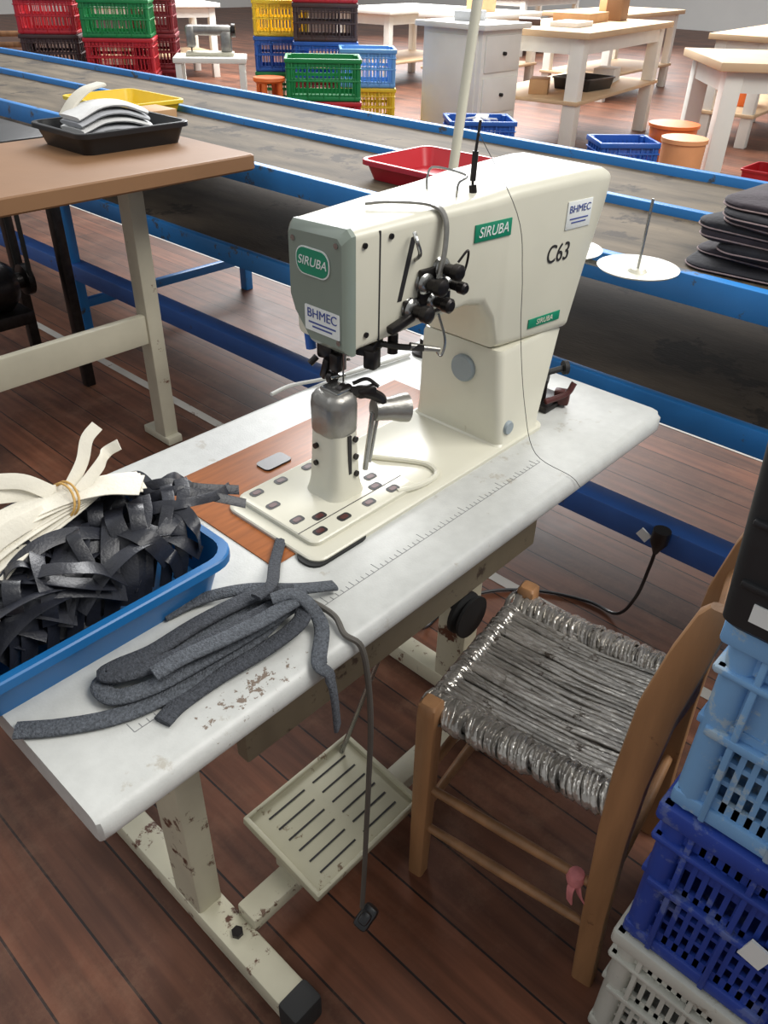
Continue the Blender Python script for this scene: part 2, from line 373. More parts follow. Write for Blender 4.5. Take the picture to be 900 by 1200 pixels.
mk('edge_guide', MB().tube(cat([(px + .018, py - .015, TZ + .184), (px + .04, py - .03, TZ + .180), (px + .058, py - .04, TZ + .168), (px + .06, py - .042, TZ + .150)]), .009).box((px + .04, py - .028, TZ + .182), (.03, .02, .016), RZ(-.5), .004).tube(cat([(px + .03, py - .01, TZ + .192), (px + .05, py - .02, TZ + .196), (px + .06, py - .035, TZ + .185)]), .003), dsteel, S)
m = MB().lathe((0, 0, 0), [(.011, 0), (.017, .002), (.018, .03), (.022, .046), (.023, .058), (.018, .059), (.011, .05)], 22, 'x')
bmesh.ops.transform(m.bm, matrix=Matrix.Translation((px + .048, py - .034, TZ + .150)) @ Matrix.Rotation(-.40, 4, 'Z') @ Matrix.Rotation(.12, 4, 'Y'), verts=m.bm.verts[:])
mk('guide_roller', m, castm, S)
mk('guide_stem', MB().cyl((px + .045, py - .038, TZ + .148), (px + .034, py - .033, TZ + .05), .0045).cyl((px + .055, py - .04, TZ + .145), (px + .043, py - .034, TZ + .06), .0028), steel, S)
# column
def ring_z(z, x0, x1, y0, y1, r): return [V(x, y, z) for x, y in rr(x0, x1, y0, y1, r, 5)]
mk('column', MB().loft([ring_z(TZ + .006, 1.030, 1.166, .658, .862, .012), ring_z(TZ + .011, 1.036, 1.162, .662, .858, .014), ring_z(TZ + .03, 1.037, 1.168, .664, .856, .014),
    ring_z(.945, 1.039, 1.228, .680, .855, .014), ring_z(.953, 1.043, 1.223, .684, .851, .012)]), cream, S)
# arm: lofted along x, its -Y face one tapering plane
def yA(x): return .731 - .137 * (x - .776)
TA = math.atan(-.137)
def ring_x(x, yb, zb, zt, r, dy=0):
    return [V(x, y, z) for y, z in rr(yA(x) + dy, yb, zb, zt, r, 5)]
m = MB()
m.loft([ring_x(.7495, .852, 1.026, 1.194, .010), ring_x(.76, .852, 1.028, 1.195, .012), ring_x(.87, .853, 1.036, 1.200, .014), ring_x(.97, .854, 1.044, 1.203, .016),
        ring_x(1.005, .854, 1.036, 1.205, .018), ring_x(1.03, .854, 1.0, 1.207, .018), ring_x(1.043, .854, .955, 1.208, .018), ring_x(1.06, .853, .952, 1.21, .018),
        ring_x(1.222, .852, .948, 1.213, .018), ring_x(1.245, .852, 1.045, 1.213, .018), ring_x(1.275, .852, 1.14, 1.211, .018, .002), ring_x(1.292, .848, 1.175, 1.204, .012, .01)])
arm = mk('arm', m, cream, S, 30)
poly = [(.733, 1.024), (.808, 1.024), (.842, 1.064), (.852, 1.09), (.852, 1.186), (.845, 1.194), (.742, 1.199), (.733, 1.19)]
cy_, cz_ = .79, 1.11
def fr(x, s): return [V(x, cy_ + (y - cy_) * s, cz_ + (z - cz_) * s) for y, z in poly]
fp = mk('face_plate', MB().loft([fr(.7295, .87), fr(.733, .92), fr(.741, 1.0), fr(.749, 1.0)]), facegrey, S, 30)
EX = .729
em = mk('emblem', MB().prism([(EX, y, z) for y, z in rr(.762, .828, 1.127, 1.166, .016, 5)], (-.0012, 0, 0)), whitep, fp)
mk('emblem_field', MB().prism([(EX - .0012, y, z) for y, z in rr(.764, .826, 1.129, 1.164, .0145, 5)], (-.0008, 0, 0)), greenp, em)
text('SIRUBA', .0175, (EX - .0024, .795, 1.1465), FX, whitep, em, .25)
stk = mk('sticker', MB().prism([(EX, y, z) for y, z in rr(.744, .814, 1.048, 1.085, .002, 2)], (-.0008, 0, 0)), whitep, fp)
text('BHMEC', .0185, (EX - .0012, .779, 1.074), FX, bluep, stk)
m = MB()
for k, (w, z) in enumerate(((.055, 1.061), (.04, 1.055))): m.bx(EX - .0012, EX - .0008, .779 - w / 2, .779 + w / 2, z - .0012, z + .0012)
mk('sticker_lines', m, bluep, stk)
for y, z in ((.834, 1.172), (.750, 1.178), (.747, 1.044)):
    mk('face_screw', MB().cyl((.733, y, z), (.728, y, z), .004, n=12), steel, fp)
def onA(x, d=0): return yA(x) - d
RA = RZ(TA)
sg = mk('side_sign', MB().box((1.0075, onA(1.0075, .001), 1.156), (.078, .002, .026), RA, .0005), greenp, S)
text('SIRUBA', .0215, (1.0075, onA(1.0075, .0024), 1.156), RA @ FY, whitep, sg, .2, sx=.92)
sg2 = mk('lower_sign', MB().box((1.155, onA(1.155, .001), .982), (.08, .002, .016), RA, .0004), greenp, S)
text('SIRUBA', .013, (1.155, onA(1.155, .0024), .982), RA @ FY, cream, sg2, .2)
s2 = mk('arm_sticker', MB().box((1.207, onA(1.207, .0008), 1.150), (.062, .0016, .044), RA, .0004), whitep, S)
text('BHMEC', .0165, (1.207, onA(1.207, .002), 1.159), RA @ FY, bluep, s2)
mk('sticker_lines', MB().box((1.207, onA(1.207, .0018), 1.144), (.046, .0008, .002), RA).box((1.207, onA(1.207, .0018), 1.138), (.036, .0008, .002), RA), bluep, s2)
text('C63', .042, (1.168, onA(1.168, .0006), 1.092), RA @ FY, inkp, arm, .1, ext=.0005, name='handwritten_mark', sx=.8)
mk('round_cap', MB().lathe((1.036, .753, .906), [(.0, -.006), (.022, -.006), (.0245, -.003), (.0245, .004), (0, .004)], 28, 'x'), greycap, S)
mk('oil_plug', MB().lathe((1.062, .665, .812), [(.0, -.005), (.011, -.005), (.013, -.002), (.013, .006), (0, .006)], 20, 'y'), greycap, S)
def AB(x0, x1, z0, z1): return [(x0, onA(x0, .0004), z0), (x0, onA(x0, .0004), z1), (x1, onA(x1, .0004), z1), (x1, onA(x1, .0004), z0)]
mk('take_up_slot', MB().prism([(x, onA(x, .0004), z) for x, z in ((.846, 1.172), (.856, 1.175), (.832, 1.085), (.824, 1.085))], (0, .003, 0)), inkp, arm)
mk('head_seam', MB().prism(AB(.790, .7925, 1.036, 1.19), (0, .003, 0)), inkp, arm)
for x, z in ((.765, 1.175), (.768, 1.05), (.81, 1.18), (.81, 1.05)):
    mk('side_screw', MB().cyl((x, onA(x, -.001), z), (x, onA(x, .0025), z), .004, n=12), dsteel, arm)
mk('take_up_guard', MB().band([(.835, .80, 1.205), (.86, .775, 1.208), (.893, .728, 1.207), (.902, .708, 1.19), (.898, .702, 1.15), (.888, .702, 1.11)], .012, .004, side=(1, .3, 0)), castm, S)
mk('take_up_lever', MB().tube(cat([(.86, .735, 1.13), (.85, .708, 1.15), (.84, .705, 1.17), (.845, .715, 1.18)]), .003), steel, S)
for x, z, r_ in ((.872, 1.104, .017), (.903, 1.120, .016), (.848, 1.070, .017), (.888, 1.075, .015), (.915, 1.095, .012)):
    y_ = onA(x, -.004)
    td = mk('tension_disc', MB().lathe((x, y_, z), [(.004, .004), (r_ * .8, .0), (r_, -.004), (r_ * .75, -.007), (r_, -.010), (r_ * .8, -.014), (.005, -.016)], 20, 'y'), steel, S)
    mk('tension_knob', MB().lathe((x, y_, z), [(.004, -.016), (r_ * .55, -.018), (r_ * .6, -.030), (r_ * .75, -.032), (r_ * .75, -.042), (r_ * .5, -.045), (.003, -.045)], 14, 'y'), dsteel, td)
mk('tension_bracket', MB().box((.878, onA(.878, .003), 1.07), (.09, .008, .03), RA, .003).box((.82, .712, 1.058), (.05, .014, .012), RY(-.2), .003).box((.885, onA(.885, .004), 1.10), (.05, .008, .05), RA, .003), dsteel, S)
mk('check_spring', MB().tube(cat([(.915, .69, 1.13), (.93, .685, 1.145), (.935, .69, 1.12), (.925, .695, 1.09)]), .0018), dsteel, S)
mk('thread_hook', MB().tube(cat([(.905, .712, 1.05), (.91, .70, 1.01), (.905, .702, .985), (.90, .71, .995)]), .002), steel, S)
mk('needle_bar', MB().cyl((.765, .775, 1.03), (.765, .775, .985), .005).cyl((.765, .775, .99), (.765, .775, .962), .0015), steel, S)
mk('presser_bar', MB().cyl((.775, .792, 1.03), (.775, .792, .985), .006).box((.768, .79, .985), (.016, .022, .014), None, .003).box((.76, .785, .972), (.032, .012, .006), RY(.2), .002), steel, S)
mk('needle_clamp', MB().box((.757, .80, 1.012), (.020, .028, .028), RZ(.2), .005).box((.75, .775, 1.0), (.012, .018, .028), None, .003).cyl((.745, .81, 1.0), (.735, .815, .99), .005), dsteel, S)
mk('roller_foot', MB().box((.748, .795, .985), (.010, .012, .035), RX(.3), .003).lathe((.752, .785, .972), [(.002, -.004), (.010, -.004), (.010, .004), (.002, .004)], 16, 'y'), dsteel, S)
mk('foot_spring', MB().tube([(.782 + .006 * math.cos(t), .785 + .006 * math.sin(t), 1.025 - t * .0011) for t in [k * .6 for k in range(55)]], .0012, 6), steel, S)
mk('lifting_lever', MB().box((.80, .755, 1.018), (.045, .03, .02), RZ(.4), .004).tube(cat([(.81, .75, 1.02), (.835, .725, 1.014), (.86, .70, 1.012)]), .005).cyl((.835, .74, 1.03), (.835, .74, 1.0), .008).box((.79, .74, 1.005), (.02, .02, .03), RZ(.2), .003), dsteel, S)
mk('lever_tip', MB().cyl((.845, .715, 1.015), (.885, .69, 1.005), .006, .004), castm, S)
mk('spot_lamp', MB().cyl((.76, .842, 1.03), (.76, .838, 1.0), .008), mblue, S)
mk('thread_pin', MB().cyl((1.0, .735, 1.200), (1.0, .738, 1.215), .006).tube(cat([(1.0, .738, 1.21), (1.003, .74, 1.25), (1.012, .742, 1.30)]), .0022).cyl((1.001, .739, 1.22), (1.005, .741, 1.26), .0045), dsteel, S)
mk('wire_loop', MB().tube(cat([(.965, .74, 1.2), (.966, .738, 1.222), (.985, .74, 1.23), (.985, .80, 1.232), (.972, .802, 1.22), (.97, .80, 1.2)]), .0018), steel, S)
mk('handwheel', MB().lathe((1.285, .765, 1.09), [(.02, 0), (.045, .004), (.05, .012), (.05, .024), (.042, .028), (.02, .03)], 28, 'x').cyl((1.22, .765, 1.09), (1.30, .765, 1.09), .014), facegrey, S)
tp = [(1.008, .741, 1.285), (1.0, .655, 1.19), (1.022, .648, 1.10), (1.03, .642, 1.0), (1.035, .62, .88), (1.04, .59, .80), (1.055, .525, .776), (1.06, .507, .76)]
tag(mk('loose_thread', MB().tube(cat(tp), .0006, 5), threadm), 'dark loose thread trailing down beside the machine column and over the table edge', 'thread')
W = thing('bobbin_winder', 'dark oily bobbin winder on the table top beyond the machine column', 'bobbin winder', (1.26, .715, TZ))
mk('bracket', MB().bx(1.215, 1.295, .68, .755, TZ, TZ + .012, .003).bx(1.225, 1.245, .70, .745, TZ + .01, TZ + .055, .004), dsteel, W)
mk('wheel', MB().lathe((1.25, .715, TZ + .045), [(.005, 0), (.026, .002), (.026, .012), (.018, .016), (.005, .016)], 20, 'y'), dsteel, W)
mk('spindle', MB().cyl((1.245, .73, TZ + .055), (1.31, .70, TZ + .062), .006).cyl((1.30, .705, TZ + .062), (1.307, .70, TZ + .062), .014), rubber, W)
mk('lever', MB().tube(cat([(1.225, .69, TZ + .02), (1.265, .67, TZ + .03), (1.28, .665, TZ + .05)]), .006).box((1.267, .68, TZ + .02), (.02, .03, .03), RZ(.4), .004), holem, W)
H = thing('thread_stand', 'tall cream thread stand pole with two spool dishes behind the machine', 'thread stand', (1.272, 1.028, TZ))
mk('pole', MB().cyl((1.272, 1.028, TZ), (1.42, 1.008, 2.02), .0095), cream, H)
mk('base_flange', MB().lathe((1.272, 1.028, TZ), [(.032, 0), (.032, .006), (.016, .012), (.015, .035)], 20), dsteel, H)
mk('cross_arm', MB().tube([(1.295, 1.025, .975), (1.505, .875, .975), (1.512, .85, .975), (1.51, .69, .975)], .006), steel, H)
for x, y in ((1.51, .69), (1.51, .863)):
    d = mk('spool_dish', MB().lathe((x, y, .982), [(.012, -.006), (.05, -.002), (.079, .006), (.081, .009), (.078, .009), (.05, .002), (.02, 0), (.014, .006), (.005, .006)], 36), cream, H)
    mk('spool_pin', MB().cyl((x, y, .982), (x + .005, y, 1.12), .0028), steel, d)
# ------------------------------------------------------------------ trays
def tray(name, label, cat_, x0, x1, y0, y1, z0, h, mat, fl=.02, rim=.008, th=.004, group=None):
    cx, cy = (x0 + x1) / 2, (y0 + y1) / 2
    t = thing(name, label, cat_, (cx, cy, z0), group)
    def rg(z, d): return [V(x, y, z) for x, y in rr(x0 + d, x1 - d, y0 + d, y1 - d, max(.008, .035 - d * .4), 5)]
    mk('tub', MB().loft([rg(z0, fl), rg(z0 + h * .5, fl * .5), rg(z0 + h, 0), rg(z0 + h, th), rg(z0 + h * .5, fl * .5 + th), rg(z0 + th, fl + th)]), mat, t)
    mk('rim', MB().loft([rg(z0 + h - .012, -rim), rg(z0 + h, -rim), rg(z0 + h + .002, -rim + .002), rg(z0 + h + .002, th), rg(z0 + h - .003, th), rg(z0 + h - .004, -rim + .003)], loop=True), mat, t)
    return t
tray('tray', 'blue plastic tray heaped with dark ribbons on the near end of the white table', 'tray', .078, .484, .702, .960, TZ, .064, bluet, .016)
m = MB()
cl = lambda p: (min(max(p[0], .105), .455), min(max(p[1], .733), .93), p[2])
for i in range(70):
    x = RN.uniform(.12, .44); y = RN.uniform(.74, .92)
    hz = .843 + .05 * max(0, 1 - abs(x - .29) / .22) * max(0, 1 - abs(y - .80) / .2) + RN.uniform(-.015, .015)
    a = RN.gauss(-.9, .8); L = RN.uniform(.06, .11); c_, s_ = math.cos(a), math.sin(a); bend = RN.uniform(-.04, .04); up = RN.uniform(.010, .032)
    pts = []
    for k in range(6):
        t = k / 5 * 2 - 1
        pts.append(cl((x + c_ * L * t - s_ * bend * (1 - t * t), y + s_ * L * t + c_ * bend * (1 - t * t), hz + up * (1 - t * t) - .03 * t * t)))
    m.band(pts, RN.uniform(.017, .026), .0011, side=(-s_ + RN.uniform(-.4, .4), c_ + RN.uniform(-.4, .4), RN.uniform(-.3, .7)), n=5)
for i in range(12):      # standing loops
    x = RN.uniform(.16, .42); y = RN.uniform(.75, .86); w_ = RN.uniform(.02, .035); h_ = RN.uniform(.02, .038); a = RN.uniform(0, PI); z0 = .878
    pts = [cl((x + math.cos(a) * w_ * math.cos(t), y + math.sin(a) * w_ * math.cos(t), z0 + h_ * math.sin(t))) for t in [-.6 + (PI + 1.2) * k / 8 for k in range(9)]]
    m.band(pts, .019, .0011, side=(-math.sin(a), math.cos(a), .2), n=4)
for i in range(14):      # strands falling down the front of the heap
    x = .14 + i * .023 + RN.uniform(-.012, .012); b_ = RN.uniform(-.02, .02)
    m.band([(x + .05, .82, .895), (x + .03, .785, .90 + b_ * .5), (x + .012 + b_, .755, .878), (x + b_, .738, .846), (x - .01 + b_, .736, .812)], RN.uniform(.016, .023), .0011, side=(1, RN.uniform(-.5, .5), .1), n=5)
m.lathe((.28, .825, .782), [(.02, 0), (.085, .002), (.09, .03), (.075, .055), (.04, .075), (.01, .08)], 18)
for pix in (((150, 580), (190, 566), (235, 572), (280, 574)), ((160, 590), (205, 575), (250, 582), (288, 590)), ((170, 600), (215, 590), (255, 580), (270, 570)), ((165, 585), (200, 560), (215, 563), (240, 586))):
    P_ = [onz(u, v, z) for (u, v), z in zip(pix, (.875, .895, .872, .852))]
    m.band(P_, .014, .0011, side=(.3, .6, RN.uniform(.3, .9)), n=5)
tag(mk('ribbon_heap', m, ribbonm), 'tangled heap of black and navy ribbon loops in the blue tray', 'ribbons', kind='stuff')
B = thing('cream_strip_bundle', 'bundle of cream cloth strips held by a rubber band on top of the dark ribbons', 'cloth bundle', (.33, .84, .88))
dz_ = -.008
for k in range(6):
    z = .915 + k * .003 + dz_; f = (k - 2.5)
    mk('cloth_strip', MB().band([(.195 - f * .008, .828 + f * .011 + RN.uniform(-.004, .004), z - .012), (.255, .832 + f * .008, z + RN.uniform(-.002, .004)), (.335, .846 + f * .002, z + .004), (.39, .846 - f * .006, z + .005), (.445 - abs(f) * .008, .836 - f * .014, z - .012 + k * .003)], .046, .0018, n=5), creamcl, B)
for pts, w in (([(.335, .86, .935), (.31, .88, .955), (.275, .90, .962), (.235, .925, .975)], .020), ([(.34, .86, .936), (.30, .88, .94), (.26, .89, .945), (.225, .89, .93)], .017),
               ([(.35, .85, .936), (.385, .87, .955), (.405, .885, .975), (.425, .89, .985)], .016), ([(.36, .84, .936), (.40, .855, .95), (.42, .87, .955), (.435, .86, .965)], .015), ([(.31, .835, .93), (.27, .82, .938), (.23, .815, .93), (.205, .80, .912)], .022)):
    mk('cloth_strip', MB().band([(a_, b_, c_ + dz_) for a_, b_, c_ in pts], w, .0015, side=(.3, .6, .75), n=6), creamcl, B)
for dx in (0, .006):
    mk('rubber_band', MB().tube([(.338 + dx + .010 * math.sin(t), .846 + .029 * math.cos(t), .921 + .018 * math.sin(t)) for t in [2 * PI * k / 20 for k in range(20)]], .0016, 6, True), bandm, B)
tag(mk('white_cloth_scrap', MB().band([(.135, .745, .873), (.16, .742, .886), (.185, .748, .888), (.20, .755, .878)], .03, .002, side=(0, .6, .8)), whitecl), 'small white cloth scrap poking out of the dark ribbons in the blue tray', 'cloth scrap')
# grey straps: soft folded tubes lying in one compact bundle
def strap(pix, label, w=.024, th=.007, extra=(), mat=denim, z=.7785):
    pts = [onz(u, v, z + (dz[0] if dz else 0)) for u, v, *dz in pix] + [Vector(e) for e in extra]
    o = mk('fabric_strap', MB().band(pts, w, th, n=6, soft=True), mat, None, 70); return tag(o, label, 'strap')
strap([(18, 856), (70, 852), (130, 841), (185, 820, .002), (250, 782, .003), (305, 742, .004), (340, 705, .005)], 'long grey fabric strap whose flat end reaches the near left edge of the table', .024)
strap([(352, 700, .012), (300, 716, .012), (240, 742, .010), (175, 778, .008), (135, 793, .006), (118, 803, .005), (134, 817, .006), (180, 804, .010), (245, 769, .013), (305, 734, .014), (345, 708, .015)], 'grey fabric strap doubled back in a tight loop at the left of the bundle', .024, .008)
strap([(345, 692, .024), (295, 700, .023), (235, 729, .021), (180, 763, .018), (140, 780, .016), (124, 790, .014), (150, 789, .016), (200, 772, .018), (260, 744, .022), (315, 714, .024), (342, 702, .025)], 'grey fabric strap folded in a second narrow loop on top of the bundle', .024, .008, mat=denimd)
strap([(192, 722), (235, 702, .004), (290, 690, .012), (345, 690, .022), (392, 686, .004)], 'grey fabric strap lying crosswise at the back of the bundle below the blue tray', .021)
strap([(190, 846), (212, 824), (258, 792, .003), (315, 758, .008), (352, 728, .018), (356, 704, .028)], 'short grey fabric strap with a cut end pointing to the table front', .023, .008, mat=denimd)
strap([(180, 790, .026), (215, 770, .030), (260, 750, .032), (305, 728, .034), (345, 704, .036)], 'short grey fabric strap lying straight over the middle of the bundle', .023)
strap([(318, 702, .038), (342, 696, .040), (362, 708, .030), (377, 735, .006)], 'grey fabric strap hanging over the front edge of the table', .020, extra=[(.463, .516, .779), (.466, .502, .765), (.469, .497, .73), (.474, .497, .665)])
strap([(300, 700, .04), (318, 685, .036), (322, 660, .008), (330, 630, .0)], 'short dark strap running from the bundle toward the machine bed', .017, .006, mat=denimd)
K = thing('power_cable', 'grey power cable hanging off the table front with a dark plug at its end', 'cable', (.52, .49, .12))
cp = [onz(335, 695, .784), onz(365, 705, .784), onz(392, 722, .784), (.519, .528, .779), (.528, .507, .765), (.530, .496, .71), (.529, .489, .628), (.526, .488, .52), (.523, .488, .42), (.517, .486, .30), (.513, .485, .23), (.511, .485, .19)]
mk('cord', MB().tube(cat(cp), .0042, 8), cablem, K)
pg = Matrix.Translation((.517, .481, .155)) @ Matrix.Rotation(-.5, 4, 'Y') @ Matrix.Rotation(.3, 4, 'X') @ Matrix.Scale(1.25, 4)
m = MB(); m.box((0, 0, 0), (.034, .022, .028), None, .006).box((0, 0, .018), (.018, .015, .016), None, .005)
bmesh.ops.transform(m.bm, matrix=pg, verts=m.bm.verts[:]); mk('plug', m, blackpl, K)
for s in (-1, 1):
    m = MB(); m.box((s * .009, 0, -.024), (.0026, .008, .022), None, .0005)
    bmesh.ops.transform(m.bm, matrix=pg, verts=m.bm.verts[:]); mk('prong', m, steel, K)
K2 = thing('power_cable', 'black power cable running along the floor to a plug hung on the blue conveyor beam', 'cable', (1.5, .75, 0))
mk('cord', MB().tube(cat([(1.16, .90, .30), (1.18, .92, .12), (1.25, .96, .01), (1.38, .97, .006), (1.50, .925, .006), (1.60, .82, .006), (1.655, .70, .006), (1.65, .61, .02), (1.63, .565, .12), (1.612, .545, .24), (1.609, .540, .30)]), .0045, 8), blackpl, K2)
mk('plug', MB().tube([(1.608, .539, .295), (1.607, .538, .31), (1.607, .537, .33), (1.608, .536, .365)], [.007, .012, .022, .022], 14), blackpl, K2)
mk('paper_tag', MB().box((1.60, .575, .335), (.004, .03, .026), RX(.5)).cyl((1.605, .56, .338), (1.607, .537, .34), .0015), whitep, K2)
tag(mk('white_cable', MB().tube(cat([onz(318, 462, .78), onz(340, 452, .78), onz(370, 446, .78), onz(400, 440, .779), onz(440, 428, .779), onz(480, 415, .779)]), .004, 8), whitecab), 'thin white cable lying on the table behind the sewing post', 'cable')
# ------------------------------------------------------------------ chair
def make_chair(label):
    t = thing('rush_chair', label, 'chair')
    for s in (-1, 1):
        m = MB()
        m.loft([[V(s * .180 + x, .152 + y, z) for x, y in rr(-a, a, -a, a, .005, 2)] for z, a in ((0, .015), (.25, .017), (.46, .018), (.485, .017), (.49, .013))])
        mk('front_leg', m, wood, t)
    for s in (-1, 1):
        m = MB()
        pr = [(0, -.20, .016, .019), (.2, -.187, .016, .020), (.42, -.177, .016, .023), (.55, -.176, .015, .025), (.70, -.183, .014, .026), (.80, -.198, .013, .024), (.87, -.21, .012, .019), (.885, -.213, .008, .012)]
        if s > 0: pr = [(z * .93, y, a, b) for z, y, a, b in pr]
        m.loft([[V(s * .178 + x, y0 + y, z) for x, y in rr(-a, a, -b, b, .006, 2)] for z, y0, a, b in pr])
        mk('back_post', m, wood, t)
    for z, y0 in ((.58, -.181), (.68, -.186), (.775, -.20)):
        mk('back_slat', MB().tube([(-.17, y0, z), (0, y0 - .02, z), (.17, y0, z)], .01, 10, flat=(.009, .026)), wood, t)
    for s in (-1, 1):
        for z in (.15, .265):
            mk('side_stretcher', MB().tube([(s * .178, .15, z), (s * .178, -.01, z), (s * .178, -.19, z)], [.008, .0105, .008], 10), wood, t)
    for z in (.19, .30): mk('front_stretcher', MB().tube([(-.175, .152, z), (0, .152, z), (.175, .152, z)], [.008, .0105, .008], 10), wood, t)
    mk('rear_stretcher', MB().tube([(-.175, -.187, .24), (0, -.187, .24), (.175, -.187, .24)], [.008, .0105, .008], 10), wood, t)
    m = MB()
    for i in range(32):
        x = -.145 + i * .29 / 31
        rr0 = RN.uniform(.0040, .0062)
        m.tube(cat([(x + RN.uniform(-.003, .003), -.165 + .33 * k / 5, .462 + RN.uniform(-.0025, .0025) - .010 * math.sin(PI * k / 5)) for k in range(6)], 3), rr0, 7)
    m.bx(-.15, .15, -.16, .16, .435, .449, .006)
    seat = mk('seat', m, silver, t, 60)
    for s in (-1, 1):
        m = MB(); n = 46
        for k in range(n):
            y = -.165 + .33 * k / (n - 1) + RN.uniform(-.002, .002); a = RN.uniform(-.9, .9); w_ = RN.uniform(.0155, .0205)
            m.tube([(s * .157 + (w_ + .010) * math.cos(q_), y + .006 * math.sin(q_ + a) * 1.6, .452 + w_ * math.sin(q_)) for q_ in [2 * PI * j / 12 for j in range(12)]], RN.uniform(.004, .0056), 6, True)
        m.cyl((s * .157, -.165, .452), (s * .157, .165, .452), .017)
        mk('seat_edge', m, silvere, seat, 60)
    for y in (.160, -.160):
        m = MB()
        for k in range(38):
            x = -.13 + .26 * k / 37 + RN.uniform(-.002, .002); a = RN.uniform(-.9, .9); w_ = RN.uniform(.0145, .019)
            m.tube([(x + .005 * math.sin(q_ + a), y + w_ * math.cos(q_), .449 + w_ * math.sin(q_)) for q_ in [2 * PI * j / 10 for j in range(10)]], RN.uniform(.004, .0055), 6, True)
        m.cyl((-.15, y, .449), (.15, y, .449), .014)
        mk('seat_edge', m, silvere, seat, 60)
    return t
ch = make_chair('worn wooden chair with silvery plastic wrapped rush seat facing the white table')
dup(ch, (5.25, 8.35, 0), 2.3, 'wooden chair standing far back between the crate stacks and a small machine table', None)
dup(ch, (4.25, 9.1, 0), -.5, 'wooden chair far back at the upper left corner of the photo', None)
ch.location = (.918, .404, 0); ch.rotation_euler = (0, 0, math.radians(8))
rg = thing('pink_rag', 'small pink rag tied around the side stretcher of the near chair', 'rag', (.765, .235, .24))
mk('knot', MB().lathe((.757, .238, .264), [(.003, -.018), (.014, -.01), (.016, 0), (.013, .012), (.003, .017)], 12), pink, rg)
mk('tail', MB().band([(.753, .238, .258), (.741, .236, .245), (.743, .233, .215)], .014, .003, side=(.4, 1, 0)), pink, rg)
mk('tail', MB().band([(.755, .233, .258), (.750, .223, .24), (.755, .215, .22)], .013, .003, side=(.4, 1, 0)), pink, rg)
# ------------------------------------------------------------------ crates
def crate(label, x, y, z, w, d, h, mat, rz=0, solid=.0, group=None, nrib=None):
    t = thing('plastic_crate', label, 'crate', (0, 0, 0), group)
    m = MB(); th = .007
    m.bx(-w / 2 + .012, w / 2 - .012, -d / 2 + .012, d / 2 - .012, 0, .012)
    rm = MB(); rb = MB()
    for ax in (0, 1):
        L, D = (w, d) if ax == 0 else (d, w)
        for s in (-1, 1):
            def bb(M_, a0, a1, z0, z1, o0, o1, bev=0):
                n0, n1 = sorted((s * (D / 2 - o0), s * (D / 2 - o1)))
                if ax == 0: M_.bx(a0, a1, n0, n1, z0, z1, bev)
                else: M_.bx(n0, n1, a0, a1, z0, z1, bev)
            bb(m, -L / 2 + .01, L / 2 - .01, .008, h * .16, .008, .008 + th)
            bb(m, -L / 2 + .01, L / 2 - .01, h * .80, h - .004, .008, .008 + th)
            bb(m, -L / 2 + .01, L / 2 - .01, h * .46, h * .54, .008, .008 + th)
            if solid:
                bb(m, -L / 2 + .01, L / 2 - .01, h * (.54 if solid > .9 else .66), h * .80, .010, .010 + th)
                bb(m, -L / 2 + .01, L / 2 - .01, h * .24, h * .265, .009, .009 + th)
                bb(m, -L / 2 + .01, L / 2 - .01, h * .345, h * .37, .009, .009 + th)
            n = nrib or int(L / (.034 if not solid else .017))
            rw = .0045 if not solid else .0035
            for k in range(n + 1):
                a_ = -L / 2 + .03 + (L - .06) * k / n
                bb(m, a_ - rw, a_ + rw, h * .1, h * .9 if solid < .9 else h * .5, .008, .008 + th)
            for k in range(5 if not solid else 7):
                a_ = -L / 2 + .045 + (L - .09) * k / (4 if not solid else 6)
                bb(rb, a_ - .004, a_ + .004, .006, h - .02, -.001, .009, .002)
            bb(rb, -L / 2 + .012, L / 2 - .012, h * .46, h * .50, -.002, .009, .002)
            bb(rm, -L / 2 - .004, L / 2 + .004, h - .03, h, -.006, .014, .004)
            bb(rb, -L / 2 - .001, L / 2 + .001, h * .76, h * .79, -.003, .012, .003)
            bb(rb, -L / 2 + .004, L / 2 - .004, .006, .03, .002, .012, .003)
    for sx in (-1, 1):
        for sy in (-1, 1):
            m.lathe((sx * (w / 2 - .022), sy * (d / 2 - .022), 0), [(.01, .004), (.02, .006), (.02, h - .006), (.01, h - .004)], 14)
    mk('body', m, mat, t); mk('rim', rm, mat, t); mk('outer_rib', rb, mat, t)
    t.location = (x, y, z); t.rotation_euler = (0, 0, rz)
    return t
CX, CY = .902, -.145
crate('greyish white plastic crate at the bottom of the stack beside the chair', CX, CY, 0, .40, .57, .308, whitepl, 0, .5)
crate('royal blue plastic crate between the white and sky blue crates beside the chair', CX, CY, .308, .40, .57, .312, rblue, 0, .5)
crate('sky blue plastic crate below the black crate beside the chair', CX, CY, .620, .40, .57, .312, dlblue, 0, 1)
bc = thing('black_crate', 'black plastic crate on top of the crate stack beside the chair', 'crate', (CX, CY, .932))
def rgx(z, d, e=0): return [V(x, y, z) for x, y in rr(.685 + d, 1.085 - d, -.42 + d, .150 + e - d, .014, 4)]
mk('tub', MB().loft([rgx(.933, .006), rgx(.94, 0), rgx(1.19, 0, .016), rgx(1.19, .008, .016), rgx(.95, .010)]), blackrough, bc)
mk('rim', MB().loft([rgx(1.175, -.004, .016), rgx(1.195, -.004, .016), rgx(1.195, .008, .016), rgx(1.18, .008, .016)], loop=True), blackrough, bc)
mk('side_rib', MB().bx(.680, .692, -.40, .14, .99, .998, .002).bx(.681, .692, .06, .066, .95, 1.18, .002).bx(.681, .692, -.08, -.074, .95, 1.18, .002).bx(.680, .692, -.40, .148, 1.06, 1.067, .002), blackrough, bc)
mk('paper_label', MB().box((.684, .105, .965), (.002, .034, .022)), whitep, bc)
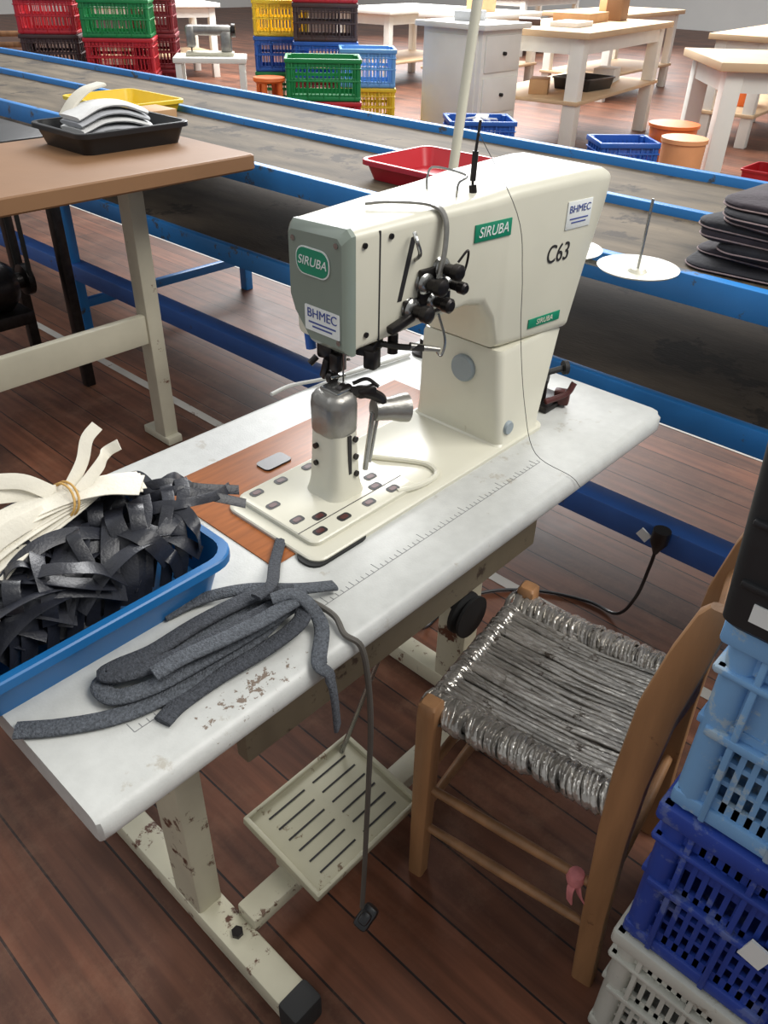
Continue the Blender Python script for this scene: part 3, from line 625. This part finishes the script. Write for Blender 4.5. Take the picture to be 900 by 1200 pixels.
tag(mk('paper_slip', MB().box((.7, -.022, .465), (.004, .03, .04), RX(.2)), whitep), 'white paper slip stuck in the slots of the royal blue crate', 'paper')
# ------------------------------------------------------------------ conveyor
XN, XM, XF = 1.66, 2.168, 2.624
Q = thing('conveyor', 'long two lane blue steel conveyor with worn brown belts behind the sewing tables', 'conveyor', (2.14, 4, 0))
ya, yb = -3, 12
mk('near_rail', MB().bx(XN - .015, XN + .015, ya, yb, .893, .957, .003), bluesteel, Q)
mk('middle_rail', MB().bx(XM - .014, XM + .014, ya, yb, .90, .953, .003), bluesteel, Q)
mk('far_rail', MB().bx(XF - .014, XF + .016, ya, yb, .893, .957, .003), bluesteel, Q)
mk('belt', MB().bx(XN + .015, XM - .014, ya, yb, .92, .930), belt, Q)
mk('belt', MB().bx(XM + .014, XF - .014, ya, yb, .92, .930), belt, Q)
mk('lower_rail', MB().bx(XN - .012, XN + .015, ya, yb, .61, .672, .003), bluesteel, Q)
mk('lower_rail', MB().bx(XF - .014, XF + .014, ya, yb, .61, .672, .003), bluesteel, Q)
mk('lower_shelf', MB().bx(XN + .015, XF - .014, ya, yb, .64, .652), beltd, Q)
mk('bottom_beam', MB().bx(XN - .03, XN + .04, ya, yb, .285, .352, .003), darkblue, Q)
for y in (-.6, 3.37, 7.3):
    for x in (XN, XF - .02):
        mk('leg', MB().bx(x - .022, x + .022, y - .025, y + .025, 0, .90, .003), bluesteel, Q)
    mk('leg_brace', MB().bx(XN + .02, XF - .03, y - .015, y + .015, .14, .18, .003), bluesteel, Q)
for y in (-1.5, 0.0, 1.5, 3.0, 4.5, 6.0):
    mk('cross_member', MB().bx(XN, XF, y - .02, y + .02, .88, .918), dsteel, Q)
tray('tray', 'red plastic tray on the near lane of the conveyor behind the machine', 'tray', 1.84, 2.148, 1.35, 1.78, .931, .055, redpl)
tray('tray', 'yellow plastic tray on the conveyor behind the kraft covered table', 'tray', 1.82, 2.148, 3.10, 3.50, .931, .05, yelpl)
tag(mk('cardboard_box', MB().bx(1.84, 1.97, 2.90, 3.04, .931, .985, .003), cardb), 'small flat cardboard box on the conveyor next to the yellow tray', 'box')
ordn = ['lowest', 'second from the bottom', 'third from the bottom', 'fourth from the bottom', 'fifth from the bottom', 'sixth from the bottom', 'seventh from the bottom', 'topmost']
zz = .931
for k in range(8):
    h = RN.uniform(.015, .022); cx, cy = 1.955 + RN.uniform(-.02, .02), .50 + RN.uniform(-.03, .03); a = RN.uniform(-.12, .12)
    w, d = RN.uniform(.14, .168), RN.uniform(.175, .20)
    ft = thing('folded_cloth', 'dark folded cloth, %s in the stack on the conveyor at the right' % ordn[k], 'cloth', (cx, cy, zz), 'dark cloths stacked on the conveyor')
    rings = []; edges = []
    for zf, sc_ in ((0, .955), (.12, .985), (.35, 1), (.5, .992), (.65, 1), (.88, .985), (1, .95), (1.12, .6), (1.16, .2)):
        rg_ = []
        for i, (x, y) in enumerate(rr(-w * sc_, w * sc_, -d * sc_, d * sc_, .055, 8)):
            th = math.atan2(y, x)
            wob = (.010 * math.sin(3 * th + k * 2) + .006 * math.sin(7 * th + k)); zo = (.006 * math.sin(2 * th + k * .6) + .004 * math.sin(5 * th + k * .9)) * (1 if k else .1)
            f = 1 + wob / math.hypot(x, y) * (sc_ if sc_ > .9 else .3)
            x, y = x * f, y * f
            rg_.append(V(cx + x * math.cos(a) - y * math.sin(a), cy + x * math.sin(a) + y * math.cos(a), zz + h * zf + zo * min(1, zf * 1.5)))
        rings.append(rg_)
        if zf in (.35,): edges.append([p + (p - V(cx, cy, p.z)).normalized() * .0003 for p in rg_])
    mk('fabric', MB().loft(rings), plumcl if k % 2 else blackcl, ft, 60)
    for e in edges: mk('edge_stripe', MB().tube(e, .0017, 6, True), stripecl, ft)
    zz += h
# ------------------------------------------------------------------ left kraft table
L = thing('work_table', 'kraft paper covered work table with cream steel legs left of the sewing table', 'table', (1.0, 2.29, 0))
mk('table_top', MB().loft([[V(x, y, z) for x, y in rr(.38 + d, 1.60 - d, 1.98 + d, 2.60 - d, .012, 3)] for z, d in ((.958, .004), (.963, 0), (.998, 0), (1.002, .004))]), kraft, L)
for x in (.60, 1.365):
    lg = mk('leg', MB().bx(x - .028, x + .028, 2.28, 2.345, .02, .965, .005), creamold, L)
    mk('foot', MB().bx(x - .03, x + .03, 2.26, 2.42, 0, .03, .005), creamold, lg)
mk('stretcher', MB().bx(.62, 1.35, 2.29, 2.32, .39, .49, .005), creamold, L)
tray('tray', 'black tray of pale cloth pieces on the kraft covered table', 'tray', 1.20, 1.56, 2.24, 2.53, 1.002, .06, blackpl)
for k in range(5):
    z = 1.014 + k * .017; sx = RN.uniform(-.02, .02)
    tag(mk('cloth_piece', MB().band([(1.27 + sx, 2.41 + sx, z), (1.34, 2.41 + sx, z + .014 + k * .003), (1.42, 2.39, z + .014 + k * .003), (1.50 + sx, 2.37, z + .002)], .16 - k * .012, .014, soft=True), greycl if k % 2 else whitecl),
        'pale cloth piece, %s in the pile on the black tray' % (ordn[k] if k < 4 else 'topmost'), 'cloth', 'pale cloth pieces in the black tray')
tag(mk('cloth_piece', MB().band([(1.27, 2.45, 1.08), (1.31, 2.455, 1.115), (1.36, 2.465, 1.14), (1.42, 2.475, 1.15)], .05, .012, soft=True), creamcl), 'cream rolled cloth leaning on the pile in the black tray', 'cloth')
Bk = thing('workbench', 'dark topped bench with black iron legs behind the kraft covered table', 'bench', (.95, 3.15, 0))
mk('bench_top', MB().bx(.35, 1.44, 2.85, 3.42, .92, .96, .004), blackpl, Bk)
for x in (.45, 1.40):
    for y in (2.92, 3.35): mk('leg', MB().bx(x - .02, x + .02, y - .02, y + .02, 0, .92, .003), dsteel, Bk)
mk('rail', MB().bx(.45, 1.40, 3.335, 3.365, .35, .39, .003), dsteel, Bk)
mk('motor', MB().lathe((0, 3.1, .42), [(.03, 1.0), (.09, 1.01), (.10, 1.04), (.10, 1.22), (.07, 1.26), (.03, 1.27), (.03, 1.30), (.06, 1.305), (.06, 1.33), (.02, 1.335)], 20, 'x').bx(1.05, 1.15, 3.06, 3.14, .45, .92, .004).bx(1.0, 1.28, 3.0, 3.2, .28, .33, .006), dsteel, Bk)
mk('drive_belt', MB().bx(1.31, 1.325, 3.045, 3.055, .42, .92).bx(1.31, 1.325, 3.145, 3.155, .42, .92), rubber, Bk)
# ------------------------------------------------------------------ background
def stack(x, y, w, d, rz, items):
    for i, (mat, lab) in enumerate(items):
        if mat: crate(lab, x, y, i * .285, w, d, .283, mat, rz)
stack(4.75, 5.0, .56, .38, -.75, [(redpl, 'red crate at the foot of the near stack beyond the conveyor'), (redpl, 'red crate directly under the big green crate beyond the conveyor'), (grnpl, 'large green crate on top of the near stack beyond the conveyor')])
stack(5.70, 5.96, .56, .38, -.75, [(maroon, 'maroon crate at the foot of the tall stack behind the green crate'), (maroon, 'second maroon crate from the floor in the tall stack behind the green crate'), (mblue, 'blue crate under the brown crate in the tall stack behind the green crate'), (brownpl, 'dark brown crate under the red crate behind the green crate'), (redpl, 'red crate topping the tall stack behind the green crate')])
stack(5.70, 6.55, .50, .36, -.75, [(mblue, 'blue crate on the floor below the yellow and blue crates'), (grnpl, 'green crate second from the floor below the yellow and blue crates'), (mblue, 'blue crate directly under the yellow crate'), (yelpl, 'yellow crate on top of blue crates left of the brown crate')])
stack(5.55, 5.30, .46, .36, -.75, [(yelpl, 'yellow crate on the floor in the stack right of the green crate'), (yelpl, 'upper yellow crate under the sky blue crate'), (lbluepl, 'sky blue crate on top of yellow crates right of the green crate')])
stack(4.40, 7.2, .58, .40, -.7, [(redpl, 'red crate on the floor in the far left stack'), (maroon, 'maroon crate second from the floor in the far left stack'), (redpl, 'red crate under the green crate at far left'), (grnpl, 'green crate topping the far left stack')])
stack(4.90, 7.42, .40, .40, -.7, [(maroon, 'maroon crate on the floor right of the far left green crate stack'), (maroon, 'middle maroon crate right of the far left green crate stack'), (maroon, 'third maroon crate right of the far left green crate stack'), (maroon, 'top maroon crate right of the far left green crate stack')])
stack(4.08, 7.80, .5, .36, -.7, [(brownpl, 'dark crate on the floor behind the far left stack'), (grnpl, 'green crate second from the floor behind the far left stack'), (brownpl, 'dark crate third from the floor behind the far left stack'), (redpl, 'red crate on top behind the far left stack')])
stack(4.99, 3.67, .46, .34, -.75, [(mblue, 'blue crate on the floor in front of the white cabinet'), (mblue, 'blue crate of white scraps in front of the white cabinet')])
stack(5.06, 2.58, .38, .30, -.75, [(yelpl, 'yellow crate on the floor beside the peach tub'), (mblue, 'blue crate on the yellow crate beside the peach tub')])
for k in range(6):
    tag(mk('paper_scrap', MB().box((4.92 + .07 * (k % 3), 3.62 + .08 * (k // 3), .555 + .01 * (k % 2)), (.09, .05, .012), RZ(k) @ RX(.3), .003), whitecl), 'white scrap lying in the blue crate before the white cabinet', 'scrap', 'white scraps in the blue crate')
G = thing('cabinet', 'white painted cabinet with a door and drawers beyond the conveyor', 'cabinet', (6.15, 4.62, 0))
mk('body', MB().bx(5.86, 6.40, 4.34, 4.95, 0, 1.02, .006), whitewood, G)
mk('cabinet_top', MB().bx(5.80, 6.44, 4.28, 5.0, 1.02, 1.06, .005), whitewood, G)
dr = mk('door', MB().bx(5.845, 5.86, 4.38, 4.92, .10, .98, .004), whitewood, G)
mk('handle', MB().cyl((5.83, 4.45, .5), (5.83, 4.45, .62), .008), dsteel, dr)
for k in range(3):
    w_ = mk('drawer', MB().bx(5.90, 6.37, 4.325, 4.34, .12 + k * .3, .38 + k * .3, .004), whitewood, G)
    mk('knob', MB().cyl((6.14, 4.325, .25 + k * .3), (6.14, 4.30, .25 + k * .3), .014), dsteel, w_)
def worktable(label, nx, ny, rz, lx, ly, h, leg, shelf, topmat):
    t = thing('work_table', label, 'table')
    mk('table_top', MB().bx(-.06, lx + .06, -.06, ly + .06, h - .05, h, .006), topmat, t)
    for x in (leg / 2, lx - leg / 2):
        for y in (leg / 2, ly - leg / 2): mk('leg', MB().bx(x - leg / 2, x + leg / 2, y - leg / 2, y + leg / 2, 0, h - .05, .005), whitewood, t)
    mk('apron', MB().bx(leg * .3, lx - leg * .3, .01, .05, h - .17, h - .05).bx(leg * .3, lx - leg * .3, ly - .05, ly - .01, h - .17, h - .05).bx(.01, .05, leg * .3, ly - leg * .3, h - .17, h - .05).bx(lx - .05, lx - .01, leg * .3, ly - leg * .3, h - .17, h - .05), whitewood, t)
    if shelf:
        mk('shelf', MB().bx(-.02, lx + .02, -.02, ly + .02, shelf - .03, shelf, .004), kraftlt, t)
    t.location = (nx, ny, 0); t.rotation_euler = (0, 0, rz); return t
worktable('white wooden work table with kraft top and lower shelf, in the middle of the background', 6.75, 3.95, .15, 2.1, .95, 1.0, .12, .48, kraftlt)
worktable('white wooden work table with kraft top at the far right of the background', 5.5, 2.2, -.9, 1.6, .85, 1.0, .11, 0, kraftlt)
worktable('white work table standing far behind the crate stacks', 9.0, 8.2, .1, 1.8, .9, .9, .09, .3, whitewood)
worktable('white work table far behind at the upper left corner', 6.2, 11.0, -.3, 1.8, .9, .9, .09, .3, whitewood)
worktable('white work table far behind the middle kraft topped table', 10.2, 5.6, .1, 2.2, .9, .95, .10, .3, kraftlt)
worktable('white work table with lower shelf behind the far right kraft topped table', 8.6, 3.1, .1, 1.8, .5, .95, .10, .3, kraftlt)
worktable('white work table far behind the white cabinet', 9.2, 6.9, .1, 1.6, .8, .9, .10, .3, whitewood)
worktable('white work table nearest the back wall', 14.0, 9.5, .1, 2.2, .9, .95, .10, .3, kraftlt)
tray('tray', 'black tray on the lower shelf of the middle background table', 'tray', 7.35, 7.85, 4.2, 4.6, .482, .10, blackpl)
tray('tray', 'red tray on the floor under the far right background table', 'tray', 6.15, 6.5, 1.85, 2.2, 0, .3, redpl)
def pile(name, lb, ct, x, y, z, w, h, mt, rz=.2):
    tag(mk(name, MB().box((x, y, z + h / 2), (w * 2, w * 1.3, h), RZ(rz), .006), mt), lb, ct)
pile('paper_stack', 'white paper stack near the front of the middle background table', 'paper', 7.25, 4.4, 1.0, .2, .04, whitecl)
pile('cardboard_box', 'flat cardboard box toward the rear of the middle background table', 'box', 7.9, 4.7, 1.0, .28, .08, cardb)
pile('paper_stack', 'white paper stack on the far right background table', 'paper', 6.25, 2.0, 1.0, .2, .03, whitecl, -.5)
pile('cardboard_box', 'small tall carton at the far end of the middle background table', 'box', 8.4, 4.6, 1.0, .12, .2, kraft)
pile('cloth_bundle', 'dark cloth bundle on the middle background table beside the paper stack', 'cloth', 7.1, 4.75, 1.0, .15, .05, brownpl, .6)
pile('cardboard_box', 'small box on the lower shelf of the middle background table left of the black tray', 'box', 7.0, 4.5, .48, .13, .12, cardb, .5)
pile('cloth_bundle', 'white cloth bundle on the middle background table shelf right of the black tray', 'cloth', 8.3, 4.55, .48, .16, .12, whitecl, .3)
pile('cloth_bundle', 'orange cloth bundle on the shelf of the table behind the far right table', 'cloth', 9.2, 3.45, .30, .15, .14, orgpl, .3)
pile('cardboard_box', 'tan carton on the table far behind the middle kraft topped table', 'box', 11.0, 6.1, .95, .2, .16, cardb, .3)
pile('cardboard_box', 'tan carton on the table behind the white cabinet', 'box', 9.9, 7.4, .90, .18, .2, cardb, .1)
pile('cloth_bundle', 'grey cloth bundle on top of the white cabinet', 'cloth', 6.15, 4.7, 1.06, .14, .07, greycl, .3)
Dm = thing('peach_tub', 'peach plastic tub standing beyond the conveyor at right', 'tub', (4.75, 2.05, 0))
mk('shell', MB().lathe((4.75, 2.05, 0), [(.10, 0), (.105, .02), (.122, .68), (.115, .68), (.10, .05)], 28), peachpl, Dm)
mk('rim', MB().lathe((4.75, 2.05, .655), [(.1205, 0), (.129, .003), (.129, .025), (.116, .028)], 28), peachpl, Dm)
Bs = thing('orange_basket', 'orange plastic basket behind the peach tub', 'basket', (5.35, 2.45, 0))
mk('tub', MB().lathe((5.40, 2.42, 0), [(.11, 0), (.115, .01), (.15, .64), (.144, .64), (.11, .03)], 28), orgpl, Bs)
mk('rim', MB().lathe((5.40, 2.42, .62), [(.149, 0), (.160, .003), (.160, .022), (.145, .024)], 28), orgpl, Bs)
sx_, sy_ = 5.24, 6.22
St = thing('orange_stool', 'low orange plastic stool far back left of the green crate', 'stool', (sx_, sy_, 0))
mk('seat', MB().lathe((sx_, sy_, .53), [(.02, 0), (.13, 0), (.145, .015), (.14, .04), (.02, .045)], 24), orgpl, St)
for a in range(4):
    c_, s_ = math.cos(a * PI / 2 + .4), math.sin(a * PI / 2 + .4)
    mk('leg', MB().cyl((sx_ + .13 * c_, sy_ + .13 * s_, 0), (sx_ + .10 * c_, sy_ + .10 * s_, .535), .022, .026), orgpl, St)
TX, TY = 4.68, 6.30
T2 = thing('sewing_table', 'small white machine table far back left of the yellow crate', 'table', (TX, TY, 0))
mk('table_top', MB().box((TX, TY, .74), (.60, .40, .04), RZ(-.7), .006), whitewood, T2)
for i in (-1, 1):
    for j in (-1, 1):
        p = RZ(-.7) @ V(i * .26, j * .16, 0); mk('leg', MB().box((TX + p.x, TY + p.y, .36), (.05, .05, .72), RZ(-.7), .004), whitewood, T2)
mk('shelf', MB().box((TX, TY, .45), (.55, .34, .03), RZ(-.7), .004), whitewood, T2)
M2 = thing('sewing_machine', 'small grey sewing machine on the far back machine table', 'sewing machine', (TX, TY, .76))
Rm = RZ(-.7)
def P2(x, y, z): return V(TX, TY, 0) + Rm @ V(x, y, z)
mk('bed', MB().box(P2(0, 0, .775), (.40, .16, .03), Rm, .01), creamold, M2)
mk('column', MB().box(P2(.14, 0, .86), (.09, .10, .17), Rm, .02), castm, M2)
mk('arm', MB().box(P2(0, 0, .945), (.38, .09, .075), Rm, .025), castm, M2)
mk('head', MB().box(P2(-.15, 0, .90), (.075, .10, .16), Rm, .02), castm, M2)
mk('needle_bar', MB().cyl(P2(-.15, 0, .83), P2(-.15, 0, .785), .006), dsteel, M2)
mk('handwheel', MB().cyl(P2(.19, 0, .945), P2(.22, 0, .945), .05), dsteel, M2)
# ------------------------------------------------------------------ light
w = bpy.data.worlds.new('world'); SC.world = w; w.use_nodes = True
bg = w.node_tree.nodes['Background']; bg.inputs[0].default_value = (.97, .985, 1, 1); bg.inputs[1].default_value = .46
def area(name, loc, target, size, energy, col=(1, 1, 1)):
    ld = bpy.data.lights.new(name, 'AREA'); ld.shape = 'SQUARE'; ld.size = size; ld.energy = energy; ld.color = col
    o = bpy.data.objects.new(name, ld); C.objects.link(o); o.location = loc
    o.rotation_euler = (Vector(target) - Vector(loc)).to_track_quat('-Z', 'Y').to_euler(); return o
area('skylight', (2.5, -2.0, 5.0), (1.0, .9, .6), 3.0, 285, (1, .975, .93))
area('skylight', (9.0, 7.5, 5.5), (8.5, 6.5, 0), 6, 1900, (1, 1, 1))
area('skylight', (-1.5, 3.5, 5.0), (.9, 1.0, .5), 4, 65, (.96, .98, 1))
area('window_light', (16, 11, 4.5), (2, 1.5, 0), 7, 850, (.98, .99, 1))
